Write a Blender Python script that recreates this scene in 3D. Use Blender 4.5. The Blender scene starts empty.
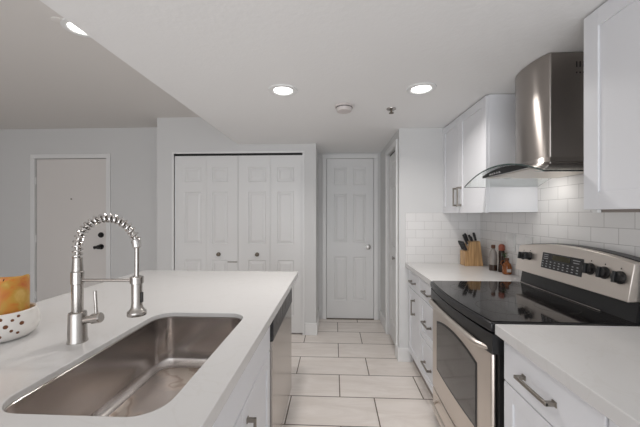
import bpy, bmesh, math
from mathutils import Vector, Matrix
S = bpy.context.scene
COL = S.collection
PI = math.pi

# ------------------------------------------------------------ camera, world, light, exposure
CAM_H = 1.35
F_PX = 304.0
cd = bpy.data.cameras.new('camera')
cd.sensor_fit = 'HORIZONTAL'; cd.sensor_width = 36.0
cd.lens = 36.0 * F_PX / 640.0
cd.shift_y = 0.5 / 640.0
cd.clip_start = 0.02
cam = bpy.data.objects.new('camera', cd); COL.objects.link(cam)
cam.location = (0, 0, CAM_H)
cam.rotation_euler = (PI / 2, 0, math.atan(14 / F_PX))
S.camera = cam

w = bpy.data.worlds.new('world'); S.world = w; w.use_nodes = True
w.node_tree.nodes['Background'].inputs[0].default_value = (0.92, 0.94, 1.0, 1)
w.node_tree.nodes['Background'].inputs[1].default_value = 0.6

S.view_settings.view_transform = 'Standard'
S.view_settings.look = 'None'
S.view_settings.exposure = 0.15
S.view_settings.gamma = 1.0
S.view_settings.use_curve_mapping = False

def area(name, loc, rot, sx, sy, power, color, shape='RECTANGLE', spread=None):
    l = bpy.data.lights.new(name, 'AREA'); l.shape = shape; l.size = sx
    if shape in ('RECTANGLE', 'ELLIPSE'): l.size_y = sy
    l.energy = power; l.color = color
    if spread is not None: l.spread = spread
    o = bpy.data.objects.new(name, l); COL.objects.link(o)
    o.location = loc; o.rotation_euler = rot
    return o
# daylight entering through the wide opening behind the camera
area('window_daylight', (-0.6, -2.75, 1.45), (PI / 2, 0, 0), 3.4, 1.9, 36, (0.90, 0.95, 1.0))
# added warm fill lamp for the living area on the left, source unseen
area('living_warm_fill', (-3.6, -2.75, 1.3), (PI / 2, 0, 0), 1.8, 1.6, 6, (1.0, 0.82, 0.70))
# uplight added low behind the camera to brighten the ceiling
area('ceiling_fill_uplight', (-0.9, -1.9, 0.25), (math.radians(142), 0, 0), 3.2, 1.4, 38, (0.97, 0.98, 1.0))

# ------------------------------------------------------------ materials
def mat(name, color, rough=0.5, metal=0.0, spec=0.5):
    m = bpy.data.materials.new(name); m.use_nodes = True
    b = m.node_tree.nodes['Principled BSDF']
    b.inputs['Base Color'].default_value = (*color, 1)
    b.inputs['Roughness'].default_value = rough
    b.inputs['Metallic'].default_value = metal
    b.inputs['Specular IOR Level'].default_value = spec
    return m
def nd(m, t, **kw):
    n = m.node_tree.nodes.new(t)
    for k, v in kw.items(): setattr(n, k, v)
    return n
def ln(m, a, b): m.node_tree.links.new(a, b)
def bsdf(m): return m.node_tree.nodes['Principled BSDF']
def world_pos(m, scale=(1, 1, 1), loc=(0, 0, 0), rot=(0, 0, 0)):
    g = nd(m, 'ShaderNodeNewGeometry'); mp = nd(m, 'ShaderNodeMapping')
    mp.inputs['Scale'].default_value = scale; mp.inputs['Location'].default_value = loc
    mp.inputs['Rotation'].default_value = rot
    ln(m, g.outputs['Position'], mp.inputs['Vector'])
    return mp.outputs['Vector']
def noise(m, vec, scale, detail=3, rough=0.5, dist=0.0):
    n = nd(m, 'ShaderNodeTexNoise'); n.inputs['Scale'].default_value = scale
    n.inputs['Detail'].default_value = detail; n.inputs['Roughness'].default_value = rough
    n.inputs['Distortion'].default_value = dist
    ln(m, vec, n.inputs['Vector']); return n.outputs['Fac']
def ramp(m, fac, stops):
    r = nd(m, 'ShaderNodeValToRGB'); e = r.color_ramp.elements
    while len(e) < len(stops): e.new(0.5)
    for i, (p, c) in enumerate(stops):
        e[i].position = p; e[i].color = (*c, 1)
    ln(m, fac, r.inputs['Fac']); return r.outputs['Color']
def bump(m, h, strength, dist=0.002):
    b = nd(m, 'ShaderNodeBump'); b.inputs['Strength'].default_value = strength
    b.inputs['Distance'].default_value = dist
    ln(m, h, b.inputs['Height']); ln(m, b.outputs['Normal'], bsdf(m).inputs['Normal'])

def paint(name, col, tex=0.15, scale=90, rough=0.55):
    m = mat(name, col, rough); v = world_pos(m)
    bump(m, noise(m, v, scale, 4), tex, 0.002); return m
WALL = paint('wall_paint', (0.68, 0.68, 0.675))
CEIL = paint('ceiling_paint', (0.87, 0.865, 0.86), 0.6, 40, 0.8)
CEIL_HI = paint('high_ceiling_warm_tint', (0.74, 0.715, 0.69), 0.2, 45, 0.8)  # warm light of the living area tinted into this ceiling's colour
TRIMW = mat('trim_white', (0.80, 0.80, 0.795), 0.35)
DOORW = mat('door_white', (0.78, 0.78, 0.775), 0.38)
ENTRYW = mat('entry_door_paint', (0.74, 0.71, 0.685), 0.45)
CAB = mat('cabinet_white', (0.78, 0.785, 0.81), 0.42)
DARKGAP = mat('dark_gap', (0.03, 0.03, 0.03), 0.8)
BLACKP = mat('black_plastic', (0.012, 0.012, 0.013), 0.32)
BLACKM = mat('black_metal', (0.015, 0.014, 0.014), 0.4, 0.3)
HANDLEB = mat('knife_handle_black', (0.014, 0.014, 0.016), 0.45)
TOEK = mat('toe_kick', (0.30, 0.26, 0.235), 0.5)

def steel(name, col, rough, axis, str_=0.12, fine=260, metal=1.0):
    m = mat(name, col, rough, metal)
    sc = [fine, fine, fine]; sc[axis] = 3
    v = world_pos(m, tuple(sc))
    n = noise(m, v, 1.0, 2)
    bump(m, n, str_, 0.0006)
    r = nd(m, 'ShaderNodeMapRange'); r.inputs['To Min'].default_value = rough - 0.06; r.inputs['To Max'].default_value = rough + 0.08
    ln(m, n, r.inputs['Value']); ln(m, r.outputs['Result'], bsdf(m).inputs['Roughness'])
    return m
STEEL_X = steel('brushed_steel_across', (0.50, 0.475, 0.455), 0.30, 1)
STEEL_Z = mat('chimney_steel', (0.41, 0.375, 0.35), 0.30, 1.0)
def aniso(m, amt, rot=0.0):
    t = nd(m, 'ShaderNodeTangent', direction_type='RADIAL', axis='Z')
    bsdf(m).inputs['Anisotropic'].default_value = amt; bsdf(m).inputs['Anisotropic Rotation'].default_value = rot
    ln(m, t.outputs[0], bsdf(m).inputs['Tangent'])
aniso(STEEL_Z, 0.9, 0.25)
STEEL_D = mat('dishwasher_steel', (0.50, 0.465, 0.435), 0.20, 1.0)
STEEL_OVEN = steel('oven_steel', (0.74, 0.68, 0.625), 0.36, 1)
STEEL_SINK = steel('sink_steel', (0.56, 0.525, 0.505), 0.21, 1, 0.015)
NICKEL = mat('brushed_nickel', (0.47, 0.445, 0.42), 0.22, 1.0)
CHROME = mat('polished_chrome', (0.62, 0.60, 0.585), 0.13, 1.0)
KNOBM = mat('satin_nickel_knob', (0.42, 0.40, 0.38), 0.3, 1.0)
PULL = mat('pull_nickel', (0.30, 0.275, 0.245), 0.30, 1.0)

# sink floor with dried water marks
SINK_FL = steel('sink_floor_steel', (0.5, 0.47, 0.45), 0.3, 1, 0.03)
_v = world_pos(SINK_FL)
_c = ramp(SINK_FL, noise(SINK_FL, _v, 6, 3, 0.5, 0.4), [(0.40, (0.60, 0.55, 0.52)), (0.50, (0.72, 0.64, 0.58)), (0.535, (0.54, 0.45, 0.39)), (0.57, (0.74, 0.68, 0.62))])
ln(SINK_FL, _c, bsdf(SINK_FL).inputs['Base Color'])

# quartz worktop
QUARTZ = mat('white_quartz', (0.8, 0.8, 0.79), 0.22)
_v = world_pos(QUARTZ)
_c = ramp(QUARTZ, noise(QUARTZ, _v, 2.6, 6, 0.55, 1.6),
          [(0.30, (0.66, 0.65, 0.64)), (0.485, (0.67, 0.66, 0.65)), (0.50, (0.65, 0.637, 0.622)), (0.515, (0.67, 0.66, 0.65))])
ln(QUARTZ, _c, bsdf(QUARTZ).inputs['Base Color'])

# floor tile, 61 x 31 cm in half bond
def brick(m, vec, bw, rh, mortar, c1, c2, cm, off=0.5, smooth=0.1):
    b = nd(m, 'ShaderNodeTexBrick')
    b.inputs['Scale'].default_value = 1.0
    b.inputs['Brick Width'].default_value = bw; b.inputs['Row Height'].default_value = rh
    b.inputs['Mortar Size'].default_value = mortar; b.inputs['Mortar Smooth'].default_value = smooth
    b.offset = off; b.offset_frequency = 2; b.squash = 1.0
    b.inputs['Color1'].default_value = (*c1, 1); b.inputs['Color2'].default_value = (*c2, 1); b.inputs['Mortar'].default_value = (*cm, 1)
    ln(m, vec, b.inputs['Vector']); return b
FLOOR = mat('floor_tile', (0.6, 0.55, 0.5), 0.35)
_b = brick(FLOOR, world_pos(FLOOR, loc=(6.1 - 0.0435, 6.2 - 1.938, 0)), 0.61, 0.31, 0.0042,
           (0.90, 0.855, 0.82), (0.84, 0.795, 0.76), (0.15, 0.11, 0.085), off=0.59)
_n = ramp(FLOOR, noise(FLOOR, world_pos(FLOOR, (1.2, 5.0, 1)), 2.2, 6, 0.62, 0.8), [(0.3, (0.84, 0.81, 0.78)), (0.7, (1.0, 0.99, 0.98))])
_mx = nd(FLOOR, 'ShaderNodeMix', data_type='RGBA', blend_type='MULTIPLY'); _mx.inputs['Factor'].default_value = 1.0
ln(FLOOR, _b.outputs['Color'], _mx.inputs['A']); ln(FLOOR, _n, _mx.inputs['B'])
ln(FLOOR, _mx.outputs['Result'], bsdf(FLOOR).inputs['Base Color'])
_i = nd(FLOOR, 'ShaderNodeMath', operation='SUBTRACT'); _i.inputs[0].default_value = 1.0
ln(FLOOR, _b.outputs['Fac'], _i.inputs[1]); bump(FLOOR, _i.outputs[0], 0.6, 0.002)

# subway tile, one material per wall direction
def subway(name, rot):
    m = mat(name, (0.7, 0.69, 0.68), 0.12)
    g = nd(m, 'ShaderNodeNewGeometry'); sep = nd(m, 'ShaderNodeSeparateXYZ'); com = nd(m, 'ShaderNodeCombineXYZ')
    ln(m, g.outputs['Position'], sep.inputs[0])
    ln(m, sep.outputs['Y' if rot else 'X'], com.inputs[0]); ln(m, sep.outputs['Z'], com.inputs[1])
    mp = nd(m, 'ShaderNodeMapping'); mp.inputs['Location'].default_value = (3.04 - 1.369 if rot else 3.04 - 1.33, 1.524 - 1.36, 0)
    ln(m, com.outputs[0], mp.inputs['Vector'])
    b = brick(m, mp.outputs[0], 0.1535, 0.0762, 0.0016, (0.80, 0.79, 0.78), (0.77, 0.76, 0.75), ((0.50, 0.49, 0.48) if rot else (0.60, 0.59, 0.58)), 0.5, 0.3)
    ln(m, b.outputs['Color'], bsdf(m).inputs['Base Color'])
    i = nd(m, 'ShaderNodeMath', operation='SUBTRACT'); i.inputs[0].default_value = 1.0
    ln(m, b.outputs['Fac'], i.inputs[1]); bump(m, i.outputs[0], 0.5, 0.0015)
    return m
SUB_Y = subway('subway_tile_side', True)
SUB_X = subway('subway_tile_end', False)

GLASS_BLK = mat('black_ceramic_glass', (0.012, 0.011, 0.011), 0.06, 0, 0.9)
OVEN_GLASS = mat('oven_window_glass', (0.055, 0.05, 0.047), 0.10, 0, 1.0)
DISPLAY = mat('display_window', (0.05, 0.045, 0.022), 0.2)
PANELBLK = mat('control_panel_black', (0.02, 0.02, 0.021), 0.35)
MARK = mat('pale_print', (0.42, 0.42, 0.43), 0.5)
HOODGLASS = mat('clear_tempered_glass', (0.95, 0.985, 0.975), 0.02)
bsdf(HOODGLASS).inputs['Transmission Weight'].default_value = 1.0
bsdf(HOODGLASS).inputs['IOR'].default_value = 1.45
GLASSEDGE = mat('glass_edge', (0.05, 0.075, 0.07), 0.1)
FILTER = mat('hood_underside', (0.62, 0.57, 0.51), 0.36, 1.0)
PLATE = mat('switch_plate', (0.74, 0.74, 0.73), 0.35)
CERAMIC = mat('white_ceramic', (0.80, 0.77, 0.73), 0.16)
CUT = mat('amber_cutout', (0.16, 0.055, 0.018), 0.5)
AMBER = mat('amber_glass', (0.22, 0.065, 0.012), 0.12)
DARKBOT = mat('dark_brown_glass', (0.035, 0.018, 0.012), 0.12)
CLEARB = mat('smoky_clear_glass', (0.30, 0.27, 0.25), 0.1)
COPPER = mat('copper_cap', (0.30, 0.07, 0.035), 0.35)
CORK = mat('brown_stopper', (0.13, 0.055, 0.03), 0.6)
GREEN = mat('green_leaf', (0.03, 0.08, 0.02), 0.5)
LABELW = mat('white_label', (0.62, 0.58, 0.55), 0.5)
DETECT = mat('detector_plastic', (0.66, 0.61, 0.59), 0.45)
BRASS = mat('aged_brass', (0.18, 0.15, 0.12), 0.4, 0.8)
CANDLE = mat('candle_wax', (0.7, 0.35, 0.05), 0.45)
bsdf(CANDLE).inputs['Subsurface Weight'].default_value = 0.15
_c = ramp(CANDLE, noise(CANDLE, world_pos(CANDLE, (1, 1, 0.8)), 17, 3, 0.5, 0.9),
          [(0.30, (0.50, 0.13, 0.03)), (0.44, (0.55, 0.21, 0.03)), (0.56, (0.50, 0.29, 0.045)), (0.70, (0.60, 0.38, 0.11))])
ln(CANDLE, _c, bsdf(CANDLE).inputs['Base Color'])
CANDLERIM = mat('candle_rim_wax', (0.72, 0.17, 0.06), 0.4)
WOOD = mat('knife_block_wood', (0.5, 0.3, 0.13), 0.42)
_c = ramp(WOOD, noise(WOOD, world_pos(WOOD, (60, 60, 4), rot=(0, 0.2, 0)), 1.0, 2), [(0.35, (0.36, 0.20, 0.085)), (0.62, (0.62, 0.40, 0.20))])
ln(WOOD, _c, bsdf(WOOD).inputs['Base Color'])
def emit(name, col, s):
    m = mat(name, (1, 1, 1), 0.5); b = bsdf(m)
    b.inputs['Emission Color'].default_value = (*col, 1); b.inputs['Emission Strength'].default_value = s
    return m
LAMPD = emit('lamp_diffuser', (1.0, 0.98, 0.95), 6.0)

# ------------------------------------------------------------ mesh helpers
class MB:
    def __init__(self, M=None):
        self.bm = bmesh.new(); self.M = M or Matrix.Identity(4)
    def v(self, p): return self.bm.verts.new(self.M @ Vector(p))
    def face(self, vs):
        try: return self.bm.faces.new(vs)
        except ValueError: return None
    def box(self, a, b):
        x0, x1 = sorted((a[0], b[0])); y0, y1 = sorted((a[1], b[1])); z0, z1 = sorted((a[2], b[2]))
        vs = [self.v(p) for p in ((x0,y0,z0),(x1,y0,z0),(x1,y1,z0),(x0,y1,z0),(x0,y0,z1),(x1,y0,z1),(x1,y1,z1),(x0,y1,z1))]
        for f in ((0,3,2,1),(4,5,6,7),(0,1,5,4),(1,2,6,5),(2,3,7,6),(3,0,4,7)): self.face([vs[i] for i in f])
        return self
    def prism(self, pts, ax, a, b):
        """pts: 2D outline in the two axes other than ax, extruded along ax from a to b."""
        def mk(p, t):
            if ax == 'x': return (t, p[0], p[1])
            if ax == 'y': return (p[0], t, p[1])
            return (p[0], p[1], t)
        A = [self.v(mk(p, a)) for p in pts]; B = [self.v(mk(p, b)) for p in pts]
        self.face(A[::-1]); self.face(B); n = len(pts)
        for i in range(n): self.face([A[i], A[(i+1) % n], B[(i+1) % n], B[i]])
        return self
    def loft(self, rings, cap0=True, cap1=True):
        R = [[self.v(p) for p in r] for r in rings]
        for i in range(len(R)-1):
            n = len(R[i])
            for k in range(n): self.face([R[i][k], R[i][(k+1) % n], R[i+1][(k+1) % n], R[i+1][k]])
        if cap0: self.face(R[0][::-1])
        if cap1: self.face(R[-1])
        return self
    def lathe(self, prof, center, seg=32, axis=(0, 0, 1)):
        ax = Vector(axis).normalized(); q = ax.to_track_quat('Z', 'Y'); c = Vector(center)
        rings = [[c + q @ Vector((r*math.cos(2*PI*k/seg), r*math.sin(2*PI*k/seg), z)) for k in range(seg)] for r, z in prof]
        return self.loft(rings)
    def cyl(self, a, b, r, seg=24, r2=None):
        a = Vector(a); b = Vector(b)
        return self.lathe([(r, 0), (r if r2 is None else r2, (b-a).length)], a, seg, b-a)
    def tube(self, pts, r, seg=12):
        pts = [Vector(p) for p in pts]; rings = []; up = None
        for i, p in enumerate(pts):
            t = (pts[min(i+1, len(pts)-1)] - pts[max(i-1, 0)]).normalized()
            if up is None:
                up = t.orthogonal().normalized()
            up = (up - t*up.dot(t)).normalized(); s = t.cross(up)
            rr = r[i] if isinstance(r, (list, tuple)) else r
            rings.append([p + up*rr*math.cos(2*PI*k/seg) + s*rr*math.sin(2*PI*k/seg) for k in range(seg)])
        return self.loft(rings)
THING_LOC = {}
def _place(o, bm, origin):
    bmesh.ops.recalc_face_normals(bm, faces=bm.faces)
    for v in bm.verts: v.co -= origin
    bm.to_mesh(o.data); bm.free()
def part(name, mb, m, parent=None, smooth=False, bevel=0.0, label=None, seg=2):
    me = bpy.data.meshes.new(name); o = bpy.data.objects.new(name, me); COL.objects.link(o)
    bm = mb.bm; bm.normal_update()
    if parent is None:
        xs = [v.co.x for v in bm.verts]; ys = [v.co.y for v in bm.verts]; zs = [v.co.z for v in bm.verts]
        org = Vector(((min(xs)+max(xs))/2, (min(ys)+max(ys))/2, min(zs)))
        o.location = org
    else:
        org = THING_LOC[parent.name]; o.parent = parent
    THING_LOC[o.name] = org
    _place(o, bm, org)
    me.materials.append(m)
    if smooth:
        for p in me.polygons: p.use_smooth = True
        me.set_sharp_from_angle(angle=math.radians(35))
    if bevel:
        b = o.modifiers.new('bevel', 'BEVEL'); b.width = bevel; b.segments = seg; b.limit_method = 'ANGLE'
        b.angle_limit = math.radians(40)
    if label: o['label'] = label
    return o
def tag(o, label, cat, group=None):
    o['label'] = label; o['category'] = cat
    if group: o['group'] = group
    return o
def thing(name, loc, label, cat, group=None):
    o = bpy.data.objects.new(name, None); COL.objects.link(o); o.location = loc
    o.empty_display_size = 0.1
    THING_LOC[o.name] = Vector(loc)
    return tag(o, label, cat, group)
def struct(name, mb, m, label=None, **kw):
    o = part(name, mb, m, **kw)
    if o.parent is None:
        o['kind'] = 'structure'
        if label: o['label'] = label
    return o
def frame(origin, u, out):
    """local (u along face, v outward, z up) -> world"""
    u = Vector(u); out = Vector(out)
    M = Matrix.Identity(4)
    for i in range(3):
        M[i][0] = u[i]; M[i][1] = out[i]; M[i][2] = (0, 0, 1)[i]; M[i][3] = origin[i]
    return M

# ------------------------------------------------------------ setting
LOW, HIGH = 2.135, 2.45
XR = 1.33       # right wall face
YW = 2.82       # wing wall face at the end of the right run
YB = 3.385       # closet wall
YD = 3.92       # hall door wall
YE = 3.76       # entry wall
XS = -1.08      # edge of the dropped ceiling
XH = 0.597       # hall right wall
struct('floor', MB().box((-5.6, -3.1, -0.1), (1.6, 4.3, 0)), FLOOR)
struct('ceiling', MB().box((XS, -3.1, LOW), (1.6, 4.3, 2.75)), CEIL, label='dropped white kitchen ceiling')
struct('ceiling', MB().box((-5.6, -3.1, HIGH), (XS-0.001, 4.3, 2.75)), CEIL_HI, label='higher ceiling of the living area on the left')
struct('wall_right', MB().box((XR, -3.1, 0), (1.6, YW, LOW)), WALL)
struct('wall_left', MB().box((-5.6, -3.1, 0), (-5.3, YE, HIGH)), WALL)
# entry wall with the door opening
ex0, ex1, et = -3.86, -2.905, 2.065
m_ = MB(); m_.box((-5.6, YE, 0), (ex0, 4.3, HIGH)); m_.box((ex1, YE, 0), (-2.02, 4.3, HIGH)); m_.box((ex0, YE, et), (ex1, 4.3, HIGH))
m_.box((ex0, YE+0.12, 0), (ex1, 4.3, et))
struct('wall_back_left', m_, WALL)
# closet wall with bifold opening
bx0, bx1, bt = -1.822, -0.352, 2.035
m_ = MB(); m_.box((-2.02, YB, 0), (bx0, 4.3, HIGH)); m_.box((bx1, YB, 0), (-0.200, 4.3, LOW)); m_.box((bx0, YB, bt), (bx1, 4.3, LOW))
m_.box((bx0, YB, LOW), (XS-0.002, 4.3, HIGH)); m_.box((bx0, YB+0.35, 0), (bx1, 4.3, bt))
struct('wall_back', m_, WALL)
# hall end wall
hx0, hx1, ht = -0.098, 0.508, 2.062
m_ = MB(); m_.box((-0.200, YD, 0), (hx0, 4.3, LOW)); m_.box((hx1, YD, 0), (XH, 4.3, LOW)); m_.box((hx0, YD, ht), (hx1, 4.3, LOW)); m_.box((hx0, YD+0.15, 0), (hx1, 4.3, ht))
struct('wall_hall_end', m_, WALL)
# wing wall (front face carries tile) + hall right wall with closet opening
cy0, cy1, ct = 2.93, 3.44, 2.005
m_ = MB(); m_.box((XH, YW, 0), (XR+0.27, cy0, LOW)); m_.box((XH, cy1, 0), (XR+0.27, 4.3, LOW)); m_.box((XH, cy0, ct), (XR+0.27, cy1, LOW)); m_.box((XH+0.14, cy0, 0), (XR+0.27, cy1, ct))
struct('wall_hall_right', m_, WALL)
# rear wall behind the camera with a wide glazed opening
m_ = MB(); m_.box((-5.6, -3.1, 0), (-4.7, -2.95, HIGH)); m_.box((1.25, -3.1, 0), (1.6, -2.95, LOW)); m_.box((-4.7, -3.1, 2.08), (XS-.003, -2.95, HIGH)); m_.box((XS-.003, -3.1, 2.08), (1.25, -2.95, LOW))
m_.box((-2.5, -3.1, 0), (-2.35, -2.95, 2.08))
struct('wall_rear', m_, WALL)

# tile backsplash slabs
struct('trim_1', MB().box((XR-0.008, 1.245, 0.905), (XR, YW, 1.66)), SUB_Y, label='white subway tile backsplash on the right wall')
struct('trim_2', MB().box((XR-0.008, 0.2, 0.905), (XR, 1.245, 1.40)), SUB_Y, label='white subway tile backsplash under the nearest wall cabinet')
struct('trim_3', MB().box((0.655, YW-0.008, 0.905), (XR-0.008, YW, 1.362)), SUB_X, label='white subway tile on the end wall beside the knife block')

# baseboards
def bboard(name, a, b):
    return struct(name, MB().box(a, b), TRIMW, bevel=0.004)
bboard('baseboard_hall', (-0.352+0.03, YB-0.014, 0), (-0.186, YB, 0.135))
bboard('baseboard_hall_left', (-0.200, YB, 0), (-0.186, YD, 0.135))
bboard('baseboard_wing', (XH-0.014, YW-0.014, 0), (0.70, YW, 0.125))
bboard('baseboard_hall_right', (XH-0.014, YW, 0), (XH, cy0-0.01, 0.125))
bboard('baseboard_hall_right', (XH-0.014, cy1+0.07, 0), (XH, YD-0.016, 0.135))
bboard('baseboard_entry', (-5.3, YE-0.014, 0), (ex0-0.07, YE, 0.12))
bboard('baseboard_entry', (ex1+0.07, YE-0.014, 0), (-2.02, YE, 0.12))
bboard('baseboard_closet', (-2.02, YB-0.014, 0), (bx0-0.035, YB, 0.12))

def casing(name, M, x0, x1, zt, wd, th=0.016, label=None):
    m = MB(M); m.box((x0-wd, 0, 0), (x0, th, zt)); m.box((x1, 0, 0), (x1+wd, th, zt)); m.box((x0-wd, 0, zt), (x1+wd, th, zt+wd))
    return struct(name, m, TRIMW, bevel=0.004, label=label)
FB = lambda y: frame((0, y, 0), (1, 0, 0), (0, -1, 0))     # faces the camera
FXL = lambda x: frame((x, 0, 0), (0, 1, 0), (-1, 0, 0))    # faces left (-X)
FXR = lambda x: frame((x, 0, 0), (0, 1, 0), (1, 0, 0))     # faces right (+X)

def paneled(M, x0, x1, z0, z1, th, panels):
    """slab whose outward face (v=0) carries moulded raised panels; returns MB"""
    m = MB(M)
    xs = sorted({x0, x1, *[p[0] for p in panels], *[p[1] for p in panels]})
    zs = sorted({z0, z1, *[p[2] for p in panels], *[p[3] for p in panels]})
    V = {}
    def g(x, z):
        if (x, z) not in V: V[(x, z)] = m.v((x, 0, z))
        return V[(x, z)]
    for i in range(len(xs)-1):
        for j in range(len(zs)-1):
            a, b, c, d = xs[i], xs[i+1], zs[j], zs[j+1]
            if any(abs(p[0]-a) < 1e-6 and abs(p[1]-b) < 1e-6 and abs(p[2]-c) < 1e-6 and abs(p[3]-d) < 1e-6 for p in panels):
                prev = [g(a, c), g(b, c), g(b, d), g(a, d)]
                for ins, dep in ((0.008, -0.009), (0.018, -0.009), (0.040, -0.0015)):
                    ins = min(ins, (b-a)*0.35)
                    cur = [m.v((a+ins, dep, c+ins)), m.v((b-ins, dep, c+ins)), m.v((b-ins, dep, d-ins)), m.v((a+ins, dep, d-ins))]
                    for k in range(4): m.face([prev[k], prev[(k+1) % 4], cur[(k+1) % 4], cur[k]])
                    prev = cur
                m.face(prev)
            else: m.face([g(a, c), g(b, c), g(b, d), g(a, d)])
    bk = [m.v((x0, -th, z0)), m.v((x1, -th, z0)), m.v((x1, -th, z1)), m.v((x0, -th, z1))]
    m.face(bk[::-1])
    bot = [g(x, z0) for x in xs]; top = [g(x, z1) for x in xs]; lf = [g(x0, z) for z in zs]; rt = [g(x1, z) for z in zs]
    m.face(bot + [bk[1], bk[0]]); m.face(top + [bk[2], bk[3]]); m.face(lf + [bk[3], bk[0]]); m.face(rt + [bk[2], bk[1]])
    return m
def round_knob(m, c, out, r=0.027, l=0.055):
    m.lathe([(r*1.15, 0), (r*1.15, 0.004), (r*0.42, 0.007), (r*0.42, l*0.45), (r*0.85, l*0.6), (r, l*0.78), (r*0.85, l*0.95), (r*0.4, l)], c, 24, out)
    return m

# door_1: six-panel hall door
casing('trim_4', FB(YD), hx0, hx1, ht, 0.052, label='white casing of the hall door')
a, b = hx0+0.004, hx1-0.004; wl = b-a
px = [(a+0.095, a+wl/2-0.04), (a+wl/2+0.04, b-0.095)]
pz = [(0.235, 0.80), (0.985, 1.61), (1.72, 1.945)]
d = struct('door_1', paneled(FB(YD-0.004), a, b, 0.012, ht-0.004, 0.035, [(p[0], p[1], q[0], q[1]) for p in px for q in pz]), DOORW)
part('door_handle', round_knob(MB(), (0.435, YD-0.004, 0.93), (0, -1, 0), 0.031), KNOBM, d, smooth=True)
struct('trim_5', MB().box((hx0, YD-0.02, 0), (hx1, YD+0.10, 0.011)), BRASS, label='dark threshold under the hall door')

# door_2..: bifold closet leaves in the back wall
m_ = MB(); m_.box((bx0-0.022, YB-0.006, 0), (bx0, YB+0.04, bt)); m_.box((bx1, YB-0.006, 0), (bx1+0.022, YB+0.04, bt)); m_.box((bx0-0.022, YB-0.006, bt), (bx1+0.022, YB+0.04, bt+0.022))
struct('trim_6', m_, TRIMW, label='thin white edging of the bifold closet')
struct('trim_7', MB().box((bx0, YB+0.03, bt-0.022), (bx1, YB+0.06, bt)), DARKGAP, label='dark sliding track above the bifold closet doors')
lw = (bx1-bx0)/4
for i in range(4):
    a = bx0+i*lw+0.001 + (0.002 if i == 2 else 0); b = bx0+(i+1)*lw-(0.001 if i % 2 == 0 else 0.0015)
    pa, pb = ((-1.705, -1.511), (-1.387, -1.207), (-0.967, -0.768), (-0.638, -0.451))[i]
    pp = [(pa, pb, z0, z1) for z0, z1 in ((0.20, 0.83), (1.009, 1.603), (1.714, 1.880))]
    d = struct('door_2', paneled(FB(YB+0.012), a, b, 0.015, bt-0.024, 0.03, pp), DOORW, label='bifold closet door leaf')
    if i in (1, 2):
        kx = -1.308 if i == 1 else -0.866
        part('door_handle', round_knob(MB(), (kx, YB+0.012, 0.893), (0, -1, 0), 0.020, 0.035), BRASS, d, smooth=True)
        if i == 1: part('dark_bar', MB().box((-1.205, YB+0.006, 0.803), (-1.095, YB+0.012, 0.811)), BRASS, d)  # thin dark bar across the face of the second leaf

# door_3: flat entry door
casing('trim_8', FB(YE), ex0, ex1, et, 0.055, label='casing of the entry door')
d = struct('door_3', MB().box((ex0+0.006, YE+0.012, 0.01), (ex1-0.006, YE+0.06, et-0.006)), ENTRYW)
def kn(z, l, r): return MB().lathe([(0.034, 0), (0.034, 0.012), (r*0.5, 0.016), (r*0.5, l*0.5), (r, l*0.6), (r*0.9, l)], (-2.985, YE+0.012, z), 24, (0, -1, 0))
part('deadbolt', kn(1.081, 0.03, 0.026), BLACKM, d, smooth=True, label='black deadbolt')
m_ = kn(0.93, 0.06, 0.028); m_.tube([(-2.985, YE-0.04, 0.93), (-3.005, YE-0.05, 0.928), (-3.03, YE-0.05, 0.925)], [0.018, 0.018, 0.020])
part('door_handle', m_, BLACKM, d, smooth=True, label='black door lever')
part('peephole', MB().lathe([(0.009, 0), (0.009, 0.006), (0.005, 0.007)], (-3.385, YE+0.012, 1.543), 16, (0, -1, 0)), BRASS, d)
for z in (0.30, 1.03, 1.78):
    m_ = MB().cyl((ex0+0.003, YE+0.004, z-0.045), (ex0+0.003, YE+0.004, z+0.045), 0.007, 10)
    part('hinge', m_, TRIMW, d, smooth=True)

# door_4: closet door in the hall side wall
casing('trim_9', FXL(XH), cy0, cy1, ct, 0.05, label='casing of the closet in the side of the hall')
struct('trim_10', MB().box((XH+0.03, cy0, ct-0.02), (XH+0.06, cy1, ct)), DARKGAP, label='dark track above the side closet door')
m_ = paneled(FXL(XH+0.022), cy0+0.004, cy1-0.004, 0.015, ct-0.022, 0.03, [(cy0+0.09, cy1-0.09, z0, z1) for z0, z1 in ((0.2, 0.80), (1.01, 1.655), (1.745, 1.90))])
d = struct('door_4', m_, DOORW)
part('door_handle', round_knob(MB(), (XH+0.022, 3.10, 0.905), (-1, 0, 0), 0.019, 0.035), KNOBM, d, smooth=True)

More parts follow.
